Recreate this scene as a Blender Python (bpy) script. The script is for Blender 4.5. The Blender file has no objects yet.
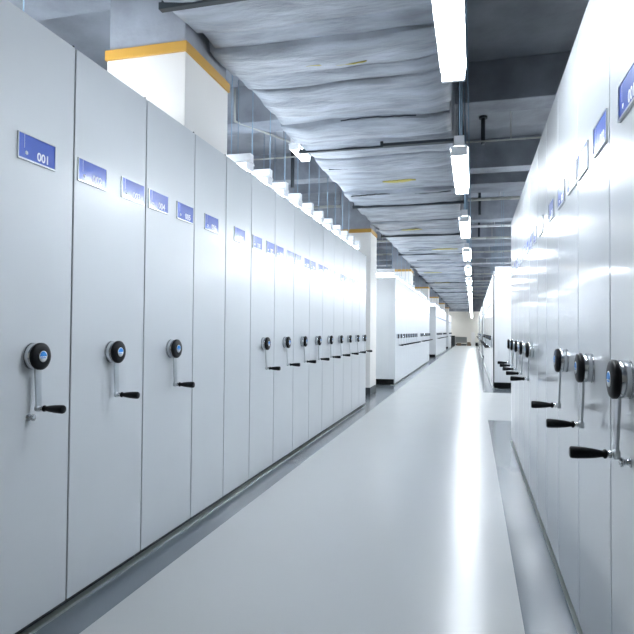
import bpy, bmesh, math, random
from mathutils import Vector, Matrix, noise

S = bpy.context.scene
C = bpy.context.collection
PI = math.pi
random.seed(7)

# ------------------------------------------------------------------ materials
def mat(name, col, rough=0.5, metal=0.0, coat=0.0, coat_rough=0.1, emis=None, estr=0.0,
        nscale=None, namp=0.0, bump=0.0, bscale=40.0, spec=0.5, stretch=None):
    m = bpy.data.materials.new(name); m.use_nodes = True
    nt = m.node_tree; b = nt.nodes['Principled BSDF']
    b.inputs['Base Color'].default_value = (*col, 1)
    b.inputs['Roughness'].default_value = rough
    b.inputs['Metallic'].default_value = metal
    b.inputs['Coat Weight'].default_value = coat
    b.inputs['Coat Roughness'].default_value = coat_rough
    b.inputs['Specular IOR Level'].default_value = spec
    if emis:
        b.inputs['Emission Color'].default_value = (*emis, 1)
        b.inputs['Emission Strength'].default_value = estr
    if nscale or bump:
        tc = nt.nodes.new('ShaderNodeTexCoord'); mp = nt.nodes.new('ShaderNodeMapping')
        geo = nt.nodes.new('ShaderNodeNewGeometry')
        nt.links.new(geo.outputs['Position'], mp.inputs['Vector'])
        if stretch: mp.inputs['Scale'].default_value = stretch
    if nscale:
        n = nt.nodes.new('ShaderNodeTexNoise'); n.inputs['Scale'].default_value = nscale
        n.inputs['Detail'].default_value = 6
        nt.links.new(mp.outputs['Vector'], n.inputs['Vector'])
        r = nt.nodes.new('ShaderNodeMapRange')
        r.inputs['From Min'].default_value = .3; r.inputs['From Max'].default_value = .7
        r.inputs['To Min'].default_value = 1 - namp; r.inputs['To Max'].default_value = 1 + namp
        nt.links.new(n.outputs['Fac'], r.inputs['Value'])
        mx = nt.nodes.new('ShaderNodeVectorMath'); mx.operation = 'SCALE'
        mx.inputs[0].default_value = col
        nt.links.new(r.outputs['Result'], mx.inputs['Scale'])
        nt.links.new(mx.outputs['Vector'], b.inputs['Base Color'])
    if bump:
        n2 = nt.nodes.new('ShaderNodeTexNoise'); n2.inputs['Scale'].default_value = bscale
        n2.inputs['Detail'].default_value = 5
        nt.links.new(mp.outputs['Vector'], n2.inputs['Vector'])
        bp = nt.nodes.new('ShaderNodeBump'); bp.inputs['Strength'].default_value = bump
        bp.inputs['Distance'].default_value = .02
        nt.links.new(n2.outputs['Fac'], bp.inputs['Height'])
        nt.links.new(bp.outputs['Normal'], b.inputs['Normal'])
    return m

M = {}
M['paint'] = mat('painted_steel', (.635, .665, .69), rough=.42, coat=.35, coat_rough=.22, nscale=3.0, namp=.015)
M['gloss'] = mat('glossy_painted_steel', (.635, .665, .69), rough=.34, coat=.9, coat_rough=.10, nscale=3.0, namp=.015)
M['body'] = mat('carcass_steel', (.60, .65, .69), rough=.4)
M['dark'] = mat('seam_rubber', (.035, .04, .045), rough=.6)
M['kick'] = mat('black_plinth', (.012, .016, .018), rough=.45)
M['rail'] = mat('rail_steel', (.42, .46, .44), rough=.35, metal=.7)
M['chrome'] = mat('brushed_chrome', (.62, .64, .66), rough=.20, metal=1.0)
M['alu'] = mat('aluminium_bar', (.55, .58, .60), rough=.3, metal=.9)
M['black'] = mat('black_plastic', (.003, .0035, .005), rough=.38, spec=.18)
M['blue'] = mat('blue_card', (.030, .085, .42), rough=.35, coat=.35, coat_rough=.1)
M['white'] = mat('white_print', (.85, .88, .9), rough=.5)
M['logo'] = mat('blue_logo', (.02, .28, .75), rough=.4)
M['gold'] = mat('gold_band', (.55, .31, .06), rough=.4)
M['clad'] = mat('white_cladding', (.80, .785, .76), rough=.55, nscale=2, namp=.01)
M['concrete'] = mat('raw_concrete', (.31, .335, .38), rough=.85, nscale=2.2, namp=.28, bump=.5, bscale=9)
M['slab'] = mat('slab_concrete', (.36, .385, .43), rough=.85, nscale=1.4, namp=.25, bump=.4, bscale=7)
M['wallw'] = mat('cream_wall', (.78, .75, .68), rough=.7)
M['foil'] = mat('duct_wrap', (.31, .34, .385), rough=.5, nscale=2.2, namp=.32, bump=.8, bscale=7, stretch=(1, 3.0, 1))
M['tape'] = mat('yellow_tape', (.42, .36, .07), rough=.5)
M['iron'] = mat('dark_iron', (.035, .045, .055), rough=.5, metal=.3)
M['pipe'] = mat('cream_pipe', (.55, .56, .52), rough=.45)
M['rod'] = mat('blue_rod', (.28, .40, .52), rough=.4, metal=.5)
M['housing'] = mat('lamp_white', (.85, .87, .9), rough=.35)
M['tube'] = mat('lit_tube', (1, 1, 1), emis=(.88, .94, 1.0), estr=46)
M['tube_far'] = mat('lit_tube_bright', (1, 1, 1), emis=(.90, .95, 1.0), estr=78)
M['tube_side'] = mat('lit_tube_side', (1, 1, 1), emis=(.88, .94, 1.0), estr=9)
M['boxc'] = mat('cardboard', (.20, .14, .09), rough=.8)
M['greyd'] = mat('desk_grey', (.42, .43, .42), rough=.5)

def floor_mat():
    m = bpy.data.materials.new('polished_epoxy'); m.use_nodes = True
    nt = m.node_tree; b = nt.nodes['Principled BSDF']; N = nt.nodes; L = nt.links
    geo = N.new('ShaderNodeNewGeometry'); sp = N.new('ShaderNodeSeparateXYZ')
    L.new(geo.outputs['Position'], sp.inputs[0])
    def cmp(sock, op, v):
        n = N.new('ShaderNodeMath'); n.operation = op; L.new(sock, n.inputs[0]); n.inputs[1].default_value = v
        return n.outputs[0]
    def comb(a, c, op):
        n = N.new('ShaderNodeMath'); n.operation = op; L.new(a, n.inputs[0]); L.new(c, n.inputs[1]); return n.outputs[0]
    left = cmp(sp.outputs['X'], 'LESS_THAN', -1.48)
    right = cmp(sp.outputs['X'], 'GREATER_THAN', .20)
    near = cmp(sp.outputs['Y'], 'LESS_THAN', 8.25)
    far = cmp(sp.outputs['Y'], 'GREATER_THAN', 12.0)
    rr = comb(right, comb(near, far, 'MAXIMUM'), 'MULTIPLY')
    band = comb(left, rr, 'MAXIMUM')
    ns = N.new('ShaderNodeTexNoise'); ns.inputs['Scale'].default_value = 1.3; ns.inputs['Detail'].default_value = 3
    L.new(geo.outputs['Position'], ns.inputs['Vector'])
    mr = N.new('ShaderNodeMapRange'); mr.inputs['To Min'].default_value = .90; mr.inputs['To Max'].default_value = 1.08
    L.new(ns.outputs['Fac'], mr.inputs['Value'])
    mix = N.new('ShaderNodeMix'); mix.data_type = 'RGBA'
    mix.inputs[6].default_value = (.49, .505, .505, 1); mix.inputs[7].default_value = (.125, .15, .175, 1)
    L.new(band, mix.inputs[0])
    sc = N.new('ShaderNodeVectorMath'); sc.operation = 'SCALE'
    L.new(mix.outputs[2], sc.inputs[0]); L.new(mr.outputs[0], sc.inputs['Scale'])
    L.new(mix.outputs[2], b.inputs['Base Color'])
    n2 = N.new('ShaderNodeTexNoise'); n2.inputs['Scale'].default_value = 2.5; n2.inputs['Detail'].default_value = 6
    mp = N.new('ShaderNodeMapping'); mp.inputs['Scale'].default_value = (1, .6, 1)
    L.new(geo.outputs['Position'], mp.inputs['Vector']); L.new(mp.outputs[0], n2.inputs['Vector'])
    r2 = N.new('ShaderNodeMapRange'); r2.inputs['To Min'].default_value = .22; r2.inputs['To Max'].default_value = .26
    L.new(n2.outputs['Fac'], r2.inputs['Value'])
    n3 = N.new('ShaderNodeTexNoise'); n3.inputs['Scale'].default_value = 55; n3.inputs['Detail'].default_value = 3
    L.new(geo.outputs['Position'], n3.inputs['Vector'])
    r3 = N.new('ShaderNodeMapRange'); r3.inputs['To Min'].default_value = -.01; r3.inputs['To Max'].default_value = .01
    L.new(n3.outputs['Fac'], r3.inputs['Value'])
    sub = cmp(band, 'MULTIPLY', -.06)
    rs = comb(comb(r2.outputs[0], r3.outputs[0], 'ADD'), sub, 'ADD')
    L.new(rs, b.inputs['Roughness'])
    bp = N.new('ShaderNodeBump'); bp.inputs['Strength'].default_value = .06; bp.inputs['Distance'].default_value = .004
    L.new(n3.outputs['Fac'], bp.inputs['Height']); L.new(bp.outputs[0], b.inputs['Normal'])
    b.inputs['Specular IOR Level'].default_value = .6
    return m
M['floor'] = floor_mat()

# ------------------------------------------------------------------ mesh helpers
def box(bm, x0, y0, z0, x1, y1, z1, bevel=0.0):
    vs = [bm.verts.new(p) for p in [(x0,y0,z0),(x1,y0,z0),(x1,y1,z0),(x0,y1,z0),(x0,y0,z1),(x1,y0,z1),(x1,y1,z1),(x0,y1,z1)]]
    fs = [bm.faces.new([vs[i] for i in q]) for q in [(3,2,1,0),(4,5,6,7),(0,1,5,4),(1,2,6,5),(2,3,7,6),(3,0,4,7)]]
    if bevel:
        es = list({e for f in fs for e in f.edges})
        bmesh.ops.bevel(bm, geom=es, offset=bevel, segments=2, affect='EDGES', profile=.6)

def lathe(bm, prof, axis='x', seg=24, origin=(0,0,0)):
    """prof: (t along the axis, radius)"""
    rings = []
    o = Vector(origin)
    for t, r in prof:
        ring = []
        if r < 1e-6:
            ring = [bm.verts.new(o + ax(axis, t, 0, 0))]
        else:
            for k in range(seg):
                a = 2*PI*k/seg
                ring.append(bm.verts.new(o + ax(axis, t, r*math.cos(a), r*math.sin(a))))
        rings.append(ring)
    for a, b in zip(rings, rings[1:]):
        if len(a) == 1 and len(b) == 1: continue
        for k in range(seg):
            k2 = (k+1) % seg
            if len(a) == 1: f = [a[0], b[k2], b[k]]
            elif len(b) == 1: f = [a[k], a[k2], b[0]]
            else: f = [a[k], a[k2], b[k2], b[k]]
            f = bm.faces.new(f); f.smooth = True
def ax(axis, t, u, v):
    return Vector((t,u,v)) if axis == 'x' else Vector((u,t,v)) if axis == 'y' else Vector((u,v,t))

def tube(bm, a, b, r, seg=8):
    a = Vector(a); b = Vector(b); d = (b-a)
    q = d.to_track_quat('Z', 'Y')
    ra, rb = [], []
    for k in range(seg):
        an = 2*PI*k/seg; o = q @ Vector((r*math.cos(an), r*math.sin(an), 0))
        ra.append(bm.verts.new(a+o)); rb.append(bm.verts.new(b+o))
    for k in range(seg):
        f = bm.faces.new([ra[k], ra[(k+1)%seg], rb[(k+1)%seg], rb[k]]); f.smooth = True
    bm.faces.new(ra[::-1]); bm.faces.new(rb)

def polytube(bm, pts, r, seg=8):
    for a, b in zip(pts, pts[1:]): tube(bm, a, b, r, seg)

def mesh(name, fn, m):
    bm = bmesh.new(); fn(bm)
    bmesh.ops.recalc_face_normals(bm, faces=bm.faces)
    me = bpy.data.meshes.new(name); bm.to_mesh(me); bm.free()
    for mm in (m if isinstance(m, (list, tuple)) else [m]): me.materials.append(mm)
    return me

def put(name, me, parent=None, loc=(0,0,0), rot=(0,0,0)):
    o = bpy.data.objects.new(name, me); C.objects.link(o)
    o.parent = parent; o.location = loc; o.rotation_euler = rot
    return o
def tag(o, label, cat, group=None):
    o['label'] = label; o['category'] = cat
    if group: o['group'] = group
    return o
def struct(name, me, loc=(0,0,0)):
    o = put(name, me, None, loc); o['kind'] = 'structure'; return o
def empty(name, loc=(0,0,0), rz=0):
    o = bpy.data.objects.new(name, None); C.objects.link(o); o.location = loc; o.rotation_euler = (0,0,rz)
    o.empty_display_size = .1
    return o
def copy_tree(o, parent=None, loc=None, rz=None):
    c = o.copy(); C.objects.link(c); c.parent = parent
    if loc is not None: c.location = loc
    if rz is not None: c.rotation_euler = (0,0,rz)
    for ch in kids.get(o.name, []): 
        cc = copy_tree(ch, c)
        kids.setdefault(c.name, []).append(cc)
    return c
kids = {}
def add(name, me, parent, loc=(0,0,0), rot=(0,0,0)):
    o = put(name, me, parent, loc, rot); kids.setdefault(parent.name, []).append(o); return o

# ------------------------------------------------------------------ dimensions
CAM_Z = 1.187
XL, XR = -1.655, .405
TOP = 2.395
SLAB = 4.33
BEAM = 3.85
XW0, XW1, YW0, YW1 = -8.0, 6.5, -3.5, 53.2

# ------------------------------------------------------------------ room
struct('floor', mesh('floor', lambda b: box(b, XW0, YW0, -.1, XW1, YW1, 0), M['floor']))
struct('ceiling', mesh('ceiling', lambda b: box(b, XW0, YW0, SLAB, XW1, YW1, SLAB+.15), M['slab']))
struct('wall_left', mesh('wall_left', lambda b: box(b, XW0-.1, YW0, 0, XW0, YW1, SLAB), M['wallw']))
struct('wall_right', mesh('wall_right', lambda b: box(b, XW1, YW0, 0, XW1+.1, YW1, SLAB), M['wallw']))
struct('wall_back', mesh('wall_back', lambda b: box(b, XW0, YW0-.1, 0, XW1, YW0, SLAB), M['wallw']))
struct('wall_end', mesh('wall_end', lambda b: box(b, XW0, YW1, 0, XW1, YW1+.1, SLAB), M['wallw']))
struct('baseboard_end', mesh('baseboard_end', lambda b: box(b, XW0, YW1-.02, 0, XW1, YW1, .12), M['kick']))

COLY = [3.51 + 7.35*k for k in range(7)]
beam_ys = []
for y in [-3.84] + COLY:
    beam_ys += [(y, .7, BEAM), (y + 3.45, .40, BEAM), (y + 6.30, .34, BEAM)]
beam_ys.append((51.6, .5, 2.95))
for (y, w, zb) in beam_ys:
    if y > 52.5 or y < YW0: continue
    me = mesh('beam', lambda b: box(b, XW0, y, zb, XW1, y+w, SLAB-.001, .012), M['concrete'])
    struct('beam', me)
# a long drop beam beside the duct, left-hand bay
def lbeam(b): box(b, -4.4, 4.3, 3.95, -4.05, 10.7, SLAB-.002, .01)

CX0, CX1 = -2.46, -1.86
def column_me():
    return (mesh('column', lambda b: box(b, CX0+.01, .01, 3.12, CX1-.01, .69, BEAM-.002, .01), M['concrete']),
            mesh('column_cladding', lambda b: box(b, CX0, 0, .13, CX1, .70, 3.05, .006), M['clad']),
            mesh('trim_gold', lambda b: box(b, CX0-.012, -.012, 3.05, CX1+.012, .712, 3.12, .004), M['gold']),
            mesh('baseboard_black', lambda b: box(b, CX0-.005, -.005, 0, CX1+.005, .705, .13, .003), M['kick']))
cme = column_me()
for y in COLY:
    o = struct('column', cme[0], (0, y, 0))
    for n, me in zip(('cladding', 'gold_trim', 'black_skirting'), cme[1:]):
        c = put(n, me, o)

# ------------------------------------------------------------------ cabinet parts
PH = TOP - .045
def panel_fn(w):
    def f(b): box(b, -.028, -w/2+.005, .045, 0, w/2-.005, TOP, .003)
    return f
def body_fn(w, d):
    def f(b): box(b, -d, -w/2+.012, .13, -.030, w/2-.012, TOP-.01)
    return f
def plinth_fn(w, d):
    def f(b): box(b, -d, -w/2+.002, 0.012, -.030, w/2-.002, .129)
    return f
def rail_fn(w, d):
    def f(b):
        box(b, -.10, -w/2+.001, 0, .003, w/2-.001, .011)
    return f
def seal_fn(w):
    def f(b): box(b, -.034, w/2-.0045, .05, -.008, w/2-.0005, TOP+.012)
    return f

NEAR = {}
def hub_me():
    return mesh('crank_hub', lambda b: lathe(b, [(0,.0),(0,.051),(.003,.052),(.005,.0485),(.006,.0505),(.030,.0505),(.031,.049),(.034,.049),(.034,0)], 'x', 36), M['chrome'])
def face_me():
    return mesh('hub_face', lambda b: lathe(b, [(.034,.0),(.034,.051),(.036,.0525),(.046,.0525),(.051,.047),(.0535,.036),(.0535,0)], 'x', 36), M['black'])
def sticker_fn(b):
    # white disc
    n = 28; r = .0215
    for (x0, x1) in ((.0536, .0544),):
        lathe(b, [(x0, 0), (x0, r), (x1, r), (x1, 0)], 'x', n)
def emblem_fn(b):
    # blue mountain-like upper half with a ragged lower edge, plus short strokes below it
    r = .0188; x = .0550
    pts = [(r*math.cos(PI*k/14), r*math.sin(PI*k/14)) for k in range(15)]
    low = [(-r*.8, -.0010), (-r*.5, .0012), (-r*.25, -.0014), (0, .0010), (r*.3, -.0014), (r*.6, .0010), (r*.85, -.0008)]
    poly = pts + low
    top = [b.verts.new((x, p[0], p[1])) for p in poly]
    bot = [b.verts.new((.0544, p[0], p[1])) for p in poly]
    b.faces.new(top)
    for i in range(len(poly)):
        j = (i+1) % len(poly); b.faces.new([top[i], bot[i], bot[j], top[j]])
    for (y0, y1) in ((-.013,-.008), (-.006,-.001), (.001,.006), (.008,.013)):
        box(b, .0544, y0, -.0075, .0550, y1, -.0035)
def arm_fn(b):
    # flat bar, hangs straight down behind the black face, gently stepped outward
    x0 = .034
    prof = [(.0, .0), (-.06, .0), (-.200, .006)]
    w0, w1, t = .016, .0125, .0075
    prev = None
    for (z, dx), w in zip(prof, (w0, w0, w1)):
        ring = [b.verts.new(p) for p in [(x0+dx-t/2-.004, -w, z), (x0+dx+t/2-.004, -w, z), (x0+dx+t/2-.004, w, z), (x0+dx-t/2-.004, w, z)]]
        if prev:
            for k in range(4): b.faces.new([prev[k], prev[(k+1)%4], ring[(k+1)%4], ring[k]])
        else: b.faces.new(ring)
        prev = ring
    b.faces.new(prev[::-1])
    lathe(b, [(.028,0),(.028,.0135),(.043,.0135),(.043,0)], 'x', 16, (0,0,-.200))
def pin_fn(b):
    lathe(b, [(.043,0),(.043,.009),(.046,.010),(.052,.010),(.055,.007),(.060,.007),(.060,0)], 'x', 16, (0,0,-.200))
def grip_fn(b):
    lathe(b, [(.058,0),(.058,.009),(.061,.0125),(.066,.0125),(.069,.0092),(.073,.0096),(.088,.0125),(.110,.0150),(.133,.0165),(.146,.0165),(.150,.0150),(.152,.011),(.152,0)], 'x', 24, (0,0,-.200))
def knob_fn(b):
    lathe(b, [(0,0),(0,.013),(.004,.013),(.006,.008),(.018,.008),(.020,.013),(.026,.013),(.028,.010),(.028,0)], 'x', 20)
ME = dict(hub=hub_me(), face=face_me(), sticker=mesh('logo_sticker', sticker_fn, M['white']), emblem=mesh('emblem', emblem_fn, M['logo']),
          arm=mesh('crank_arm', arm_fn, M['alu']), pin=mesh('pivot_pin', pin_fn, M['chrome']), grip=mesh('handle_grip', grip_fn, M['black']),
          knob=mesh('lock_knob', knob_fn, M['chrome']))
LW, LH = .204, .102
def frame_fn(b):
    t = .004
    box(b, 0, -LW/2, -LH/2, .006, -LW/2+t, LH/2)
    box(b, 0, -LW/2, -LH/2, .007, LW/2, -LH/2+.007)
    box(b, 0, LW/2-.002, -LH/2, .005, LW/2, LH/2)
    box(b, 0, -LW/2, LH/2-.002, .005, LW/2, LH/2)
ME['frame'] = mesh('label_holder', frame_fn, M['rail'])
ME['frame'].materials[0] = M['alu']
ME['card'] = mesh('label_card', lambda b: box(b, .0005, -LW/2+.004, -LH/2+.008, .003, LW/2-.002, LH/2-.002), M['blue'])
def mark_fn(b):
    box(b, .003, -LW*.335, -.004, .0036, -LW*.330, LH/2-.002)
    lathe(b, [(.003,0),(.003,.008),(.0036,.008),(.0036,0)], 'x', 14, (0, -LW*.275, -.020))
ME['mark'] = mesh('printed_mark', mark_fn, M['white'])
TXT = {}
def text_me(s):
    if s not in TXT:
        cu = bpy.data.curves.new('number', 'FONT'); cu.body = s; cu.size = .046; cu.extrude = .0004
        cu.align_x = 'CENTER'; cu.align_y = 'CENTER'; cu.offset = .0012
        cu.materials.append(M['white'])
        to = bpy.data.objects.new('number', cu); C.objects.link(to)
        bpy.context.view_layer.update()
        me = bpy.data.meshes.new_from_object(to)
        me.materials.clear(); me.materials.append(M['white'])
        bpy.data.objects.remove(to); TXT[s] = me
    return TXT[s]
TROT = Matrix(((0,0,1),(1,0,0),(0,1,0))).to_euler()

HUBZ, LABZ = 1.080, 1.880
PME = {}
def pme(kind, *a):
    k = (kind,) + tuple(round(v, 3) for v in a)
    if k not in PME:
        f = {'panel': (panel_fn, 'paint'), 'glosspanel': (panel_fn, 'gloss'), 'body': (body_fn, 'body'), 'plinth': (plinth_fn, 'kick'), 'rail': (rail_fn, 'rail'), 'seal': (seal_fn, 'dark')}[kind]
        PME[k] = mesh({'panel':'end_panel','glosspanel':'end_panel','body':'carcass','plinth':'plinth','rail':'rail','seal':'rubber_seal'}[kind], f[0](*a), M[f[1]])
    return PME[k]
CRANK = []
def add_crank(cab, dz=0, dy=0):
    h = add('crank_hub', ME['hub'], cab, (0,dy,HUBZ+dz))
    add('hub_face', ME['face'], h); add('logo_sticker', ME['sticker'], h); add('emblem', ME['emblem'], h)
    add('crank_arm', ME['arm'], h); add('pivot_pin', ME['pin'], h); add('handle_grip', ME['grip'], h)
def add_label(cab, dy, num, right):
    f = add('label_holder', ME['frame'], cab, (0, dy, LABZ - (.042 if right else 0)))
    add('label_card', ME['card'], f)
    if num is not None:
        add('printed_mark', ME['mark'], f)
        add('number', text_me(num), f, (.0033, LW*.165, -.020), TROT)
DEPTH = 2.5
def cabinet(name, x, y0, y1, rz, crank=True, labels=(None,), depth=DEPTH, knob=False, detail=2):
    w = y1-y0
    c = empty(name, (x, (y0+y1)/2, 0), rz)
    add('end_panel', pme('glosspanel' if rz else 'panel', w), c)
    add('carcass', pme('body', w, depth), c)
    add('plinth', pme('plinth', w, depth), c)
    add('rubber_seal', pme('seal', w), c)
    add('floor_rail', pme('rail', w, depth), c)
    if crank: add_crank(c, -.016 if rz else 0, .012 if knob and not rz else 0)
    if len(labels) == 1: add_label(c, .018 if knob and not rz else 0, labels[0], rz != 0)
    else:
        o = w/2 - LW/2 - .022
        add_label(c, -o, labels[0], rz != 0); add_label(c, o, labels[1], rz != 0)
    if knob: add('lock_knob', ME['knob'], c, (0, -.0, HUBZ-.235))
    return c

ORD = ['first','second','third','fourth','fifth','sixth','seventh','eighth','ninth','tenth','eleventh','twelfth']
# left row, first block
L1 = [1.66, 2.14, 2.711, 3.263, 3.74, 4.22] + [4.22 + .559*k for k in range(1, 10)]
n = 1
for i in range(14):
    single = i in (0, 3, 4)
    labs = ['%03d' % n] if single else ['%03d' % n, '%03d' % (n+1)]
    n += len(labs)
    shallow = i in (3, 4)
    c = cabinet('mobile_cabinet' if not shallow else 'fixed_cabinet', XL, L1[i], L1[i+1], 0, crank=not shallow, labels=labs, depth=.19 if shallow else DEPTH, knob=(i == 0))
    if i == 0: lab = 'pale grey cabinet with blue label 001 and a lock knob under its crank'
    elif i == 1: lab = 'pale grey crank cabinet with blue labels 002 and 003, beside cabinet 001'
    elif i == 2: lab = 'pale grey crank cabinet with blue labels 004 and 005, last before the crankless pair'
    elif i == 3: lab = 'narrow crankless grey cabinet, nearer of the left pair below the white column'
    elif i == 4: lab = 'narrow crankless grey cabinet, farther of the left pair below the white column'
    else: lab = '%s crank cabinet beyond the crankless pair in the near left block' % ORD[i-5]
    if i == 13: lab = 'last crank cabinet of the near left block, beside the standing white column'
    tag(c, lab, 'cabinet', 'cabinets of the near left block')

# right row, first block
R1 = [1.478, 1.958, 2.518, 3.078, 3.558, 4.038, 4.598, 5.158, 5.718, 6.278, 6.758]
for i in range(10):
    single = i in (0, 3, 4, 9)
    labs = ['001'] if single else ['%03d' % (2*i+1), '%03d' % (2*i)]
    if i in (3, 4): labs = ['%03d' % (i+3)]
    plain = i in (3, 4)
    c = cabinet('mobile_cabinet' if not plain else 'fixed_cabinet', XR, R1[i], R1[i+1], PI, crank=not plain, labels=labs, knob=(i == 0))
    if i == 0: lab = 'glossy grey cabinet opening the right row, with the largest crank and a lock knob'
    elif i == 1: lab = 'glossy grey crank cabinet in the right row, second crank from the picture edge'
    elif i == 2: lab = 'glossy grey crank cabinet in the right row, third crank from the picture edge'
    elif i == 3: lab = 'glossy crankless cabinet in the right row, nearer of two without cranks'
    elif i == 4: lab = 'glossy crankless cabinet in the right row, farther of two without cranks'
    elif i == 9: lab = 'last cabinet of the near right block, facing the open gap'
    else: lab = '%s crank cabinet beyond the two crankless ones in the near right block' % ORD[i-5]
    tag(c, lab, 'cabinet', 'cabinets of the near right block')

# far blocks; first cabinet of each shows its flank
def flank(c, w, side, depth=DEPTH):
    # raised sheets of the exposed flank, with joints between them
    y = (-w/2+.012) * side
    def f(b, u0, u1, z0, z1):
        a, e = sorted((y, y - .010*side))
        box(b, -u1, a, z0, -u0, e, z1, .002)
    for (u0, u1, z0, z1) in ((.030, .115, .132, TOP-.008), (.121, .62, .132, 1.32), (.121, .62, 1.326, TOP-.008), (.626, depth, .132, 1.32), (.626, depth, 1.326, TOP-.008)):
        me = mesh('flank_sheet', lambda b: f(b, u0, u1, z0, z1), M['paint'])
        add('flank_sheet', me, c)
    me = mesh('plinth_side', lambda b: box(b, -depth, min(y, y-.010*side), .012, -.03, max(y, y-.010*side), .129), M['kick'])
    add('plinth_cover', me, c)

def far_block(x, rz, k, start, side_name, block_word):
    colf = start + 9*.56
    edges = [start + .56*i for i in range(10)] + [colf + .48, colf + .96] + [colf + .96 + .56*i for i in range(1, 9)]
    proto = {}
    for i in range(len(edges)-1):
        y0, y1 = edges[i], edges[i+1]
        if y1 > 47.4: break
        plain = i in (9, 10)
        shallow = plain and rz == 0
        first = i == 0
        key = (plain,)
        nm = 'fixed_cabinet' if plain else 'mobile_cabinet'
        if first or key not in proto:
            c = cabinet(nm, x, y0, y1, rz, crank=not plain, labels=(None,) if plain else (None, None), depth=.19 if shallow else DEPTH)
            if first: flank(c, y1-y0, 1 if rz == 0 else -1)
            else: proto[key] = c
        else:
            c = copy_tree(proto[key], None, (x, (y0+y1)/2, 0), rz)
        if k == 0:
            if first: lab = 'first cabinet of the %s %s-hand block, its white flank and black plinth facing the gap' % (block_word, side_name)
            elif i < 9: lab = '%s white cabinet behind the exposed flank in the %s %s-hand block' % (ORD[i], block_word, side_name)
            elif plain: lab = '%s of two crankless cabinets in the %s %s-hand block' % (['nearer','farther'][i-9], block_word, side_name)
            else: lab = '%s crank cabinet past the crankless pair in the %s %s-hand block' % (ORD[i-11], block_word, side_name)
        else:
            lab = 'white cabinet standing in the %s %s-hand block down the aisle' % (block_word, side_name)
            if first: lab = 'white cabinet opening the %s %s-hand block, flank facing the gap' % (block_word, side_name)
        tag(c, lab, 'cabinet', 'cabinets of the %s %s block' % (block_word, side_name))
for k, (st, w) in enumerate(((12.92, 'second'), (27.62, 'third'), (42.32, 'fourth'))):
    far_block(XL, 0, k, st, 'left', w)
    far_block(XR, PI, k, st, 'right', w)

# ------------------------------------------------------------------ lamps
def lamp_parts(L=1.22, slope=True):
    def housing(b):
        # shallow trapezoid channel running along y, with reflector wings
        h = [(-.035, .115), (.035, .115), (.035, .055), (.062, .036), (.060, .032), (.030, .046), (-.030, .046), (-.060, .032), (-.062, .036), (-.035, .055)]
        A = [b.verts.new((p[0], -L/2, p[1])) for p in h]; B = [b.verts.new((p[0], L/2, p[1])) for p in h]
        for i in range(len(h)):
            j = (i+1) % len(h); b.faces.new([A[i], A[j], B[j], B[i]])
        b.faces.new(A[::-1]); b.faces.new(B)
    def ends(b):
        box(b, -.056, L/2-.028, -.020, .056, L/2-.006, .042, .003)
    def tubes(b, x):
        lathe(b, [(-L/2+.02, 0), (-L/2+.02, .0145), (L/2-.02, .0145), (L/2-.02, 0)], 'y', 12, (x, 0, 0))
    def hang(b):
        tube(b, (0, 0, .113), (0, 0, BEAM_H), .005, 6)
    return housing, ends, tubes, hang
TZ = CAM_Z + 1.25
BEAM_H = SLAB - TZ - .002
h_, e_, t_, g_ = lamp_parts()
LM = dict(h=mesh('reflector_housing', h_, M['housing']), e=mesh('lamp_holder', e_, M['housing']),
          t1=mesh('tube', lambda b: t_(b, -.036), M['tube']), t2=mesh('tube', lambda b: t_(b, .036), M['tube']),
          g=mesh('hanging_rod', g_, M['rod']))
def lamp(loc, rz, mats=None):
    o = empty('tube_lamp', loc, rz)
    add('reflector_housing', LM['h'], o); add('lamp_holder', LM['e'], o); add('lamp_holder', LM['e'], o, (0,0,0), (0,0,PI))
    add('tube', LM['t1'], o); add('tube', LM['t2'], o)
    for y in (-.43, .43): add('hanging_rod', LM['g'], o, (0, y, 0))
    return o
LX = -.095
ly = [2.33] + [4.15 + .61 + 2.55*k for k in range(19)]
ly = [y for y in ly if y < 51]
for i, y in enumerate(ly):
    if i == 4:
        for q in ('t1', 't2'):
            LM[q] = LM[q].copy(); LM[q].materials[0] = M['tube_far']
    if i in (0, 4): o = lamp0 = lamp((LX, y, TZ), 0)
    else: o = copy_tree(lamp0, None, (LX, y, TZ), 0)
    if i == 0: lab = 'nearest lit twin-tube lamp hung along the duct edge, at the very top'
    elif i == 1: lab = 'large lit twin-tube lamp beside the duct, second from the viewer'
    elif i < 7: lab = '%s lit twin-tube lamp along the duct edge, counted from the viewer' % ORD[i]
    else: lab = 'small lit tube lamp in the distant run of lamps along the duct'
    tag(o, lab, 'lamp', 'tube lamps along the duct')

# lamps hung crosswise over the cabinets, showing above their tops; unseen fill lamps added
SZ = 2.505
g2 = mesh('hanging_rod', lambda b: tube(b, (0, 0, .113), (0, 0, SLAB-SZ+.04), .004, 6), M['rod'])
st1 = mesh('tube', lambda b: t_(b, -.036), M['tube_side']); st2 = mesh('tube', lambda b: t_(b, .036), M['tube_side'])
def side_lamp(loc, rz):
    o = empty('tube_lamp', loc, rz)
    add('reflector_housing', LM['h'], o); add('lamp_holder', LM['e'], o); add('lamp_holder', LM['e'], o, (0,0,0), (0,0,PI))
    add('tube', st1, o); add('tube', st2, o)
    for y in (-.43, .50): add('hanging_rod', g2, o, (0, y*(1 if rz < 0 else -1)*-1, 0))
    return o
sl = None
side = [(-1.74-.61, 4.43 + .47*k, -PI/2, 'a', k) for k in range(11)]
side += [(-1.70-.61, 13.1 + .94*k, -PI/2, 'b', k) for k in range(11) if not 17.9 < 13.1+.94*k < 19.1]
side += [(-1.70-.61, 27.9 + 1.9*k, -PI/2, 'c', k) for k in range(6) if not 32.6 < 27.9+1.9*k < 33.8]
side += [(XR+.05+.61, 13.1 + .94*k, PI/2, 'd', k) for k in range(11)]
side += [(XR+.05+.61, 27.9 + 1.9*k, PI/2, 'e', k) for k in range(6)]
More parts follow.
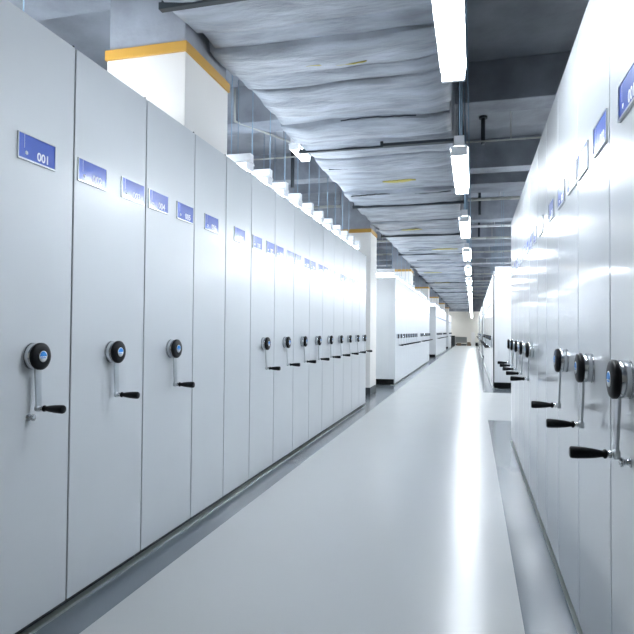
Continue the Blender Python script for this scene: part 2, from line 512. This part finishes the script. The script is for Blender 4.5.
side += [(-3.0, 1.6, -PI/2, 'n', 0), (-3.0, 2.85, -PI/2, 'n', 1)]  # hidden lamps added to brighten the front of the near column
side += [(x, 11.3, -PI/2, 'g', 0) for x in (-4.4, -3.1, 1.5, 3.0)] + [(x, 25.2, -PI/2, 'g', 1) for x in (-3.8, 2.0)] + [(x, 39.9, -PI/2, 'g', 1) for x in (-3.8, 2.0)] + [(x, 52.0, -PI/2, 'g', 2) for x in (-2.9, 1.4)]  # lamps added behind the blocks to brighten their flanks and the end wall
for (x, y, rz, gk, k) in side:
    fill_lamp = gk in 'ng'
    if fill_lamp:
        o = empty('tube_lamp', (x, y, SZ), rz)
        add('reflector_housing', LM['h'], o); add('tube', LM['t1'], o); add('tube', LM['t2'], o)
        for q in (0, PI): add('lamp_holder', LM['e'], o, (0,0,0), (0,0,q))
        for q in (-.43, .43): add('hanging_rod', g2, o, (0, q, 0))
    elif sl is None: o = sl = side_lamp((x, y, SZ), rz)
    else: o = copy_tree(sl, None, (x, y, SZ if gk == 'a' else SZ-.03), rz)
    if gk == 'a':
        lab = '%s lamp end above the near left cabinets, counted away from the near white column' % ORD[k]
        g = 'crosswise lamps over the near left block'
    elif gk in 'ng':
        lab = ['unseen fill lamp added above the gap between the blocks', 'unseen fill lamp added above a farther gap between blocks', 'fill lamp added to brighten the cream end wall'][k] if gk == 'g' else 'unseen fill lamp added over the cabinets before the near white column'
        g = 'added fill lamps'
    else:
        w = {'b': 'second left', 'c': 'third left', 'd': 'second right', 'e': 'third right'}[gk]
        lab = 'lit crosswise tube lamp hung above the %s block of cabinets' % w
        g = 'crosswise lamps over the %s block' % w
    tag(o, lab, 'lamp', g)
hh, he, ht, hg = lamp_parts(.5)
HZ = CAM_Z + 2.02
o = empty('tube_lamp', (-1.915, 6.37, HZ))
add('reflector_housing', mesh('reflector_housing', hh, M['housing']), o)
hem = mesh('lamp_holder', he, M['housing']); add('lamp_holder', hem, o); add('lamp_holder', hem, o, (0,0,0), (0,0,PI))
add('tube', mesh('tube', lambda b: ht(b, -.036), M['tube_side']), o); add('tube', mesh('tube', lambda b: ht(b, .036), M['tube_side']), o)
add('hanging_rod', mesh('hanging_rod', lambda b: tube(b, (0, 0, .05), (0, 0, SLAB-HZ), .006, 6), M['iron']), o)
tag(o, 'small lit lamp hung high against the left edge of the wrapped duct', 'lamp')

# ------------------------------------------------------------------ duct
DX0, DX1, DZ, DT = -1.80, -.19, CAM_Z + 2.01, CAM_Z + 2.50
def duct_fn(b):
    import bisect
    rnd = random.Random(3)
    y = -2.5; segs = []
    while y < 51.4:
        l = rnd.uniform(.22, .7)
        segs.append((y, y+l, rnd.uniform(-.035, .03), rnd.uniform(-.02, .02), rnd.uniform(-.02, .075), rnd.uniform(-.5, .5)))
        y += l
    NX = 26
    prev = None
    for (a, e, dl, dr, dz, tilt) in segs:
        n = 9 if a < 14 else 4
        for k in range(n+1):
            t = k/n; yy = a + (e-a)*t
            ring = []
            sag = -.020*math.sin(PI*t)**.7 - dz*.6
            pts = []
            pts.append((DX0+dl, DT, 0)); 
            for j in range(5): pts.append((DX0+dl - .012*math.sin(PI*j/5), DT + (DZ-DT)*(j+1)/6, .3))
            for j in range(NX+1):
                u = j/NX; x = DX0 + dl + (DX1+dr-DX0-dl)*u
                pts.append((x, DZ, 1))
            for j in range(5): pts.append((DX1+dr + .008, DZ + (DT-DZ)*(j+1)/6, .3))
            pts.append((DX1+dr, DT, 0))
            for (x, z, w) in pts:
                u = (x-DX0)/(DX1-DX0)
                ysk = yy + tilt*.10*(u-.5)*(1 if 0 < 1 else 0) + .03*noise.noise(Vector((x*1.7, a*3.1, 0)))
                nz = .026*noise.noise(Vector((x*1.3, yy*2.2, 4))) + .016*noise.noise(Vector((x*3.5, yy*7, 9)))
                edge = min(1, min(u, 1-u)*10) if w == 1 else 0
                ring.append(b.verts.new((x, ysk, z + w*(sag*(.35+.65*edge) + nz))))
            if prev is not None:
                for i in range(len(ring)-1):
                    f = b.faces.new([prev[i], prev[i+1], ring[i+1], ring[i]]); f.smooth = (k > 0)
            prev = ring
    # top
duct = put('air_duct', mesh('air_duct', duct_fn, M['foil']))
tag(duct, 'wide wrinkled grey-blue insulated air duct hung over the aisle', 'duct')
def dtop(b): box(b, DX0+.03, -2.4, DT-.03, DX1-.03, 51.2, DT)
top = add('duct_top', mesh('duct_top', dtop, M['foil']), duct)
# hanger angles with drop rods
def hanger_fn(b):
    z = DZ - .052
    box(b, DX0-.06, -.022, z, DX1+.06, .022, z+.007)
    box(b, DX0-.06, -.022, z, DX1+.06, -.016, z+.042)
    for x in (DX0-.045, DX1+.045): tube(b, (x, 0, z), (x, 0, SLAB-.002), .008, 6)
hm = mesh('hanger_angle', hanger_fn, M['iron'])
def strap_fn(b):
    z = DZ - .040
    box(b, DX0-.01, -.012, z, DX1+.01, .012, z+.006)
sm = mesh('seam_strap', strap_fn, M['iron'])
y = .2
hy = []
while y < 50:
    add('hanger_angle', hm, duct, (0, y, 0)); hy.append(y); y += 2.98
y = 1.5
# a short offset bracket
def brack(b):
    z = DZ - .085
    box(b, -.92, -.014, z, DX1+.03, .014, z+.028)
    box(b, -.935, -.014, z-.01, -.905, .014, z+.05)
add('offset_bracket', mesh('offset_bracket', brack, M['iron']), duct, (0, 6.02, 0))
# frayed strips of yellow insulation showing at the wrap joints
def strip(b, x0, x1, w, seed):
    n = 14; r = random.Random(seed); A = []; B = []
    for i in range(n+1):
        t = i/n; x = x0 + (x1-x0)*t; ww = w*math.sin(PI*min(.98, max(.02, t)))**.5 * r.uniform(.7, 1.1)
        z = DZ - .046 - .006*r.random()
        yo = .02*math.sin(t*5+seed)
        A.append((x, yo-ww/2, z)); B.append((x, yo+ww/2, z))
    vs = [[b.verts.new(p) for p in A], [b.verts.new(p) for p in B], [b.verts.new((p[0], p[1], p[2]+.012)) for p in A], [b.verts.new((p[0], p[1], p[2]+.012)) for p in B]]
    for i in range(n):
        for (p, q) in ((0, 1), (2, 3), (0, 2), (1, 3)): b.faces.new([vs[p][i], vs[p][i+1], vs[q][i+1], vs[q][i]])
for i, (yy, x0, x1, w, m) in enumerate([(7.62, -1.15, -.72, .10, 'tape'), (8.32, -1.72, -1.15, .035, 'kick'), (4.75, -1.5, -.95, .03, 'iron'), (5.3, -1.2, -.5, .012, 'iron'), (4.15, -1.2, -.75, .02, 'tape'),
                                     (6.9, -1.7, -.9, .010, 'iron'), (8.35, -.8, -.3, .02, 'iron'), (11.35, -1.35, -.95, .10, 'tape'), (14.2, -.95, -.35, .16, 'tape'), (14.25, -1.5, -.95, .05, 'iron'),
                                     (16.3, -1.5, -.6, .04, 'iron'), (19.8, -1.6, -1.0, .10, 'tape'), (24, -1.5, -.9, .12, 'tape')]):
    add('frayed_strip' if m != 'tape' else 'yellow_insulation_strip', mesh('frayed_strip', lambda b: strip(b, x0, x1, w, i), M[m]), duct, (0, yy, 0))

# ------------------------------------------------------------------ pipes and conduits
def longpipe(name, x, z, r, y0, y1, m, label, cat):
    o = put(name, mesh(name, lambda b: tube(b, (x, y0, z), (x, y1, z), r, 12), M[m])); tag(o, label, cat); return o
longpipe('service_pipe', -.118, CAM_Z+2.28, .016, -2.5, 51.3, 'iron', 'dark pipe running along the right edge of the duct', 'pipe')
longpipe('cable_conduit', -.05, CAM_Z+2.34, .006, -2.5, 51.3, 'rod', 'thin blue-grey conduit running beside the dark pipe', 'conduit')
def cross_pipe(y, z, r, m, wob):
    def f(b):
        xs = [XW0+.02 + (XW1-XW0-.04)*i/40 for i in range(41)]
        polytube(b, [(x, y + wob*math.sin(x*1.7), z + wob*.6*math.sin(x*.9+1)) for x in xs], r, 8)
        for x in (-6, -4.2, -2.5, .5, 1.3, 3, 5):
            tube(b, (x, y + wob*math.sin(x*1.7), z), (x, y + wob*math.sin(x*1.7), SLAB-.002), .006, 6)
    return mesh('sprinkler_pipe', f, M[m])
pz = CAM_Z + 2.58
for i, (y, r, m, wob) in enumerate([(8.35, .012, 'pipe', .02), (11.75, .030, 'pipe', 0), (14.75, .030, 'housing', 0), (16.6, .03, 'pipe', 0), (19.5, .03, 'pipe', 0), (22.8, .03, 'housing', 0), (26.9, .03, 'pipe', 0), (30.5, .03, 'pipe', 0), (34.4, .03, 'pipe', 0), (38.2, .03, 'pipe', 0), (42.35, .03, 'pipe', 0), (46, .03, 'pipe', 0)]):
    o = put('sprinkler_pipe', cross_pipe(y, pz if i else CAM_Z+2.63, r, m, wob))
    labs = ['thin wavy cream conduit crossing under the slab between the nearer beams', 'cream pipe crossing the aisle just beyond the large lit lamp', 'pale pipe crossing the aisle beyond the cream one']
    tag(o, labs[i] if i < 3 else 'pale pipe crossing the ceiling far down the aisle', 'pipe', 'cross pipes under the ceiling')
for i, (x, y, z0) in enumerate([(.14, 8.8, CAM_Z+2.74), (.14, 13.3, CAM_Z+2.58), (.16, 16.9, CAM_Z+2.6), (-2.75, 8.75, CAM_Z+2.25), (-2.62, 12.4, CAM_Z+2.3)]):
    me = mesh('drop_pipe', lambda b: [tube(b, (x, y, z0), (x, y, SLAB), .03, 10), tube(b, (x, y, SLAB-.03), (x, y, SLAB), .06, 12)], M['iron'])
    o = put('drop_pipe', me)
    tag(o, ['dark drop pipe under the slab right of the big lamp', 'second dark drop pipe right of the lamps', 'third dark drop pipe right of the lamps',
            'dark drop pipe above the near left cabinets, nearer one', 'dark drop pipe above the left cabinets before the standing column'][i], 'pipe', 'dark drop pipes')
# narrow cream conduit stepping down the left face of a beam
def step_conduit(b):
    polytube(b, [(-2.95, 6.9, 4.28), (-2.95, 6.9, 3.86), (-2.3, 8.1, 3.82)], .014, 8)
o = put('wall_conduit', mesh('wall_conduit', step_conduit, M['pipe'])); tag(o, 'short cream conduit bent down beside the duct above the left cabinets', 'conduit')
# thin hanging wires
for i, (x, y, x2, y2) in enumerate([(-3.0, 5.3, -2.6, 5.5), (-2.7, 5.2, -2.75, 6.1), (-2.9, 6.3, -2.55, 5.9), (-2.3, 6.9, -2.3, 7.0)]):
    me = mesh('hanging_wire', lambda b: tube(b, (x, y, SLAB-.002), (x2, y2, SZ+.114), .003, 5), M['iron'])
    o = put('hanging_wire', me); tag(o, 'thin slanting wire hanging from the slab above the near left cabinets', 'wire', 'slanting wires above the left cabinets')

# ------------------------------------------------------------------ things at the end of the aisle
def desk(b):
    box(b, -.5, -.3, .72, .5, .3, .76, .004); box(b, -.5, -.28, 0, -.46, .28, .72); box(b, .46, -.28, 0, .5, .28, .72); box(b, -.46, .2, .25, .46, .22, .72)
o = put('desk', mesh('desk', desk, M['greyd']), None, (-1.0, 52.3, 0)); tag(o, 'small grey desk against the cream end wall', 'desk')
cp = empty('copier', (-1.70, 52.3, 0))
add('cabinet_body', mesh('cabinet_body', lambda b: box(b, -.19, -.25, 0, .19, .25, .74, .01), M['kick']), cp)
add('scanner_lid', mesh('scanner_lid', lambda b: box(b, -.19, -.26, .745, .19, .24, .86, .02), M['black']), cp)
tag(cp, 'dark upright copier beside the desk at the end wall', 'copier')
def carton(w, d, h):
    def f(b):
        box(b, -w/2, -d/2, 0, w/2, d/2, h, .003); box(b, -w/2+.01, -.004, h, w/2-.01, .004, h+.003)
    return f
for i, (x, y, w, d, h) in enumerate([(-1.15, 51.75, .34, .3, .22), (-.34, 52.6, .28, .3, .3), (-.24, 52.0, .2, .3, .2)]):
    o = put('carton', mesh('carton', carton(w, d, h), M['boxc']), None, (x, y, 0))
    tag(o, ['brown carton on the floor in front of the desk', 'larger brown carton at the foot of the end wall', 'small brown carton next to the white locker'][i], 'box', 'cartons by the end wall')
lk = empty('locker', (.02, 52.5, 0))
add('locker_body', mesh('locker_body', lambda b: box(b, -.16, -.2, 0, .16, .2, 1.15, .006), M['clad']), lk)
add('door', mesh('door', lambda b: box(b, -.15, -.212, .05, .15, -.2, 1.12, .003), M['clad']), lk)
tag(lk, 'narrow white locker against the end wall at the aisle end', 'locker')
o = put('waste_bin', mesh('waste_bin', lambda b: lathe(b, [(0, 0), (0, .09), (.28, .12), (.28, .11), (.02, .085), (.02, 0)], 'z', 20), M['black']), None, (.32, 52.4, 0)); tag(o, 'small black waste bin right of the white locker', 'bin')

# ------------------------------------------------------------------ camera, world, view
cam = bpy.data.cameras.new('camera'); co = bpy.data.objects.new('camera', cam); C.objects.link(co)
cam.sensor_width = 36; cam.lens = 585/634*36; cam.clip_end = 200; cam.clip_start = .02
co.location = (0, 0, CAM_Z)
R = Matrix.Rotation(math.radians(14.93), 4, 'Z') @ Matrix.Rotation(math.radians(90+1.35), 4, 'X') @ Matrix.Rotation(math.radians(.45), 4, 'Z')
co.rotation_euler = R.to_euler()
S.camera = co
w = bpy.data.worlds.new('world'); S.world = w; w.use_nodes = True
w.node_tree.nodes['Background'].inputs[0].default_value = (.6, .7, .8, 1)
w.node_tree.nodes['Background'].inputs[1].default_value = .3
S.view_settings.view_transform = 'Standard'; S.view_settings.look = 'None'; S.view_settings.gamma = 1
S.view_settings.exposure = 0.9
S.cycles.use_denoising = True
S.cycles.max_bounces = 8; S.cycles.diffuse_bounces = 5; S.cycles.glossy_bounces = 4
S.cycles.sample_clamp_indirect = 8
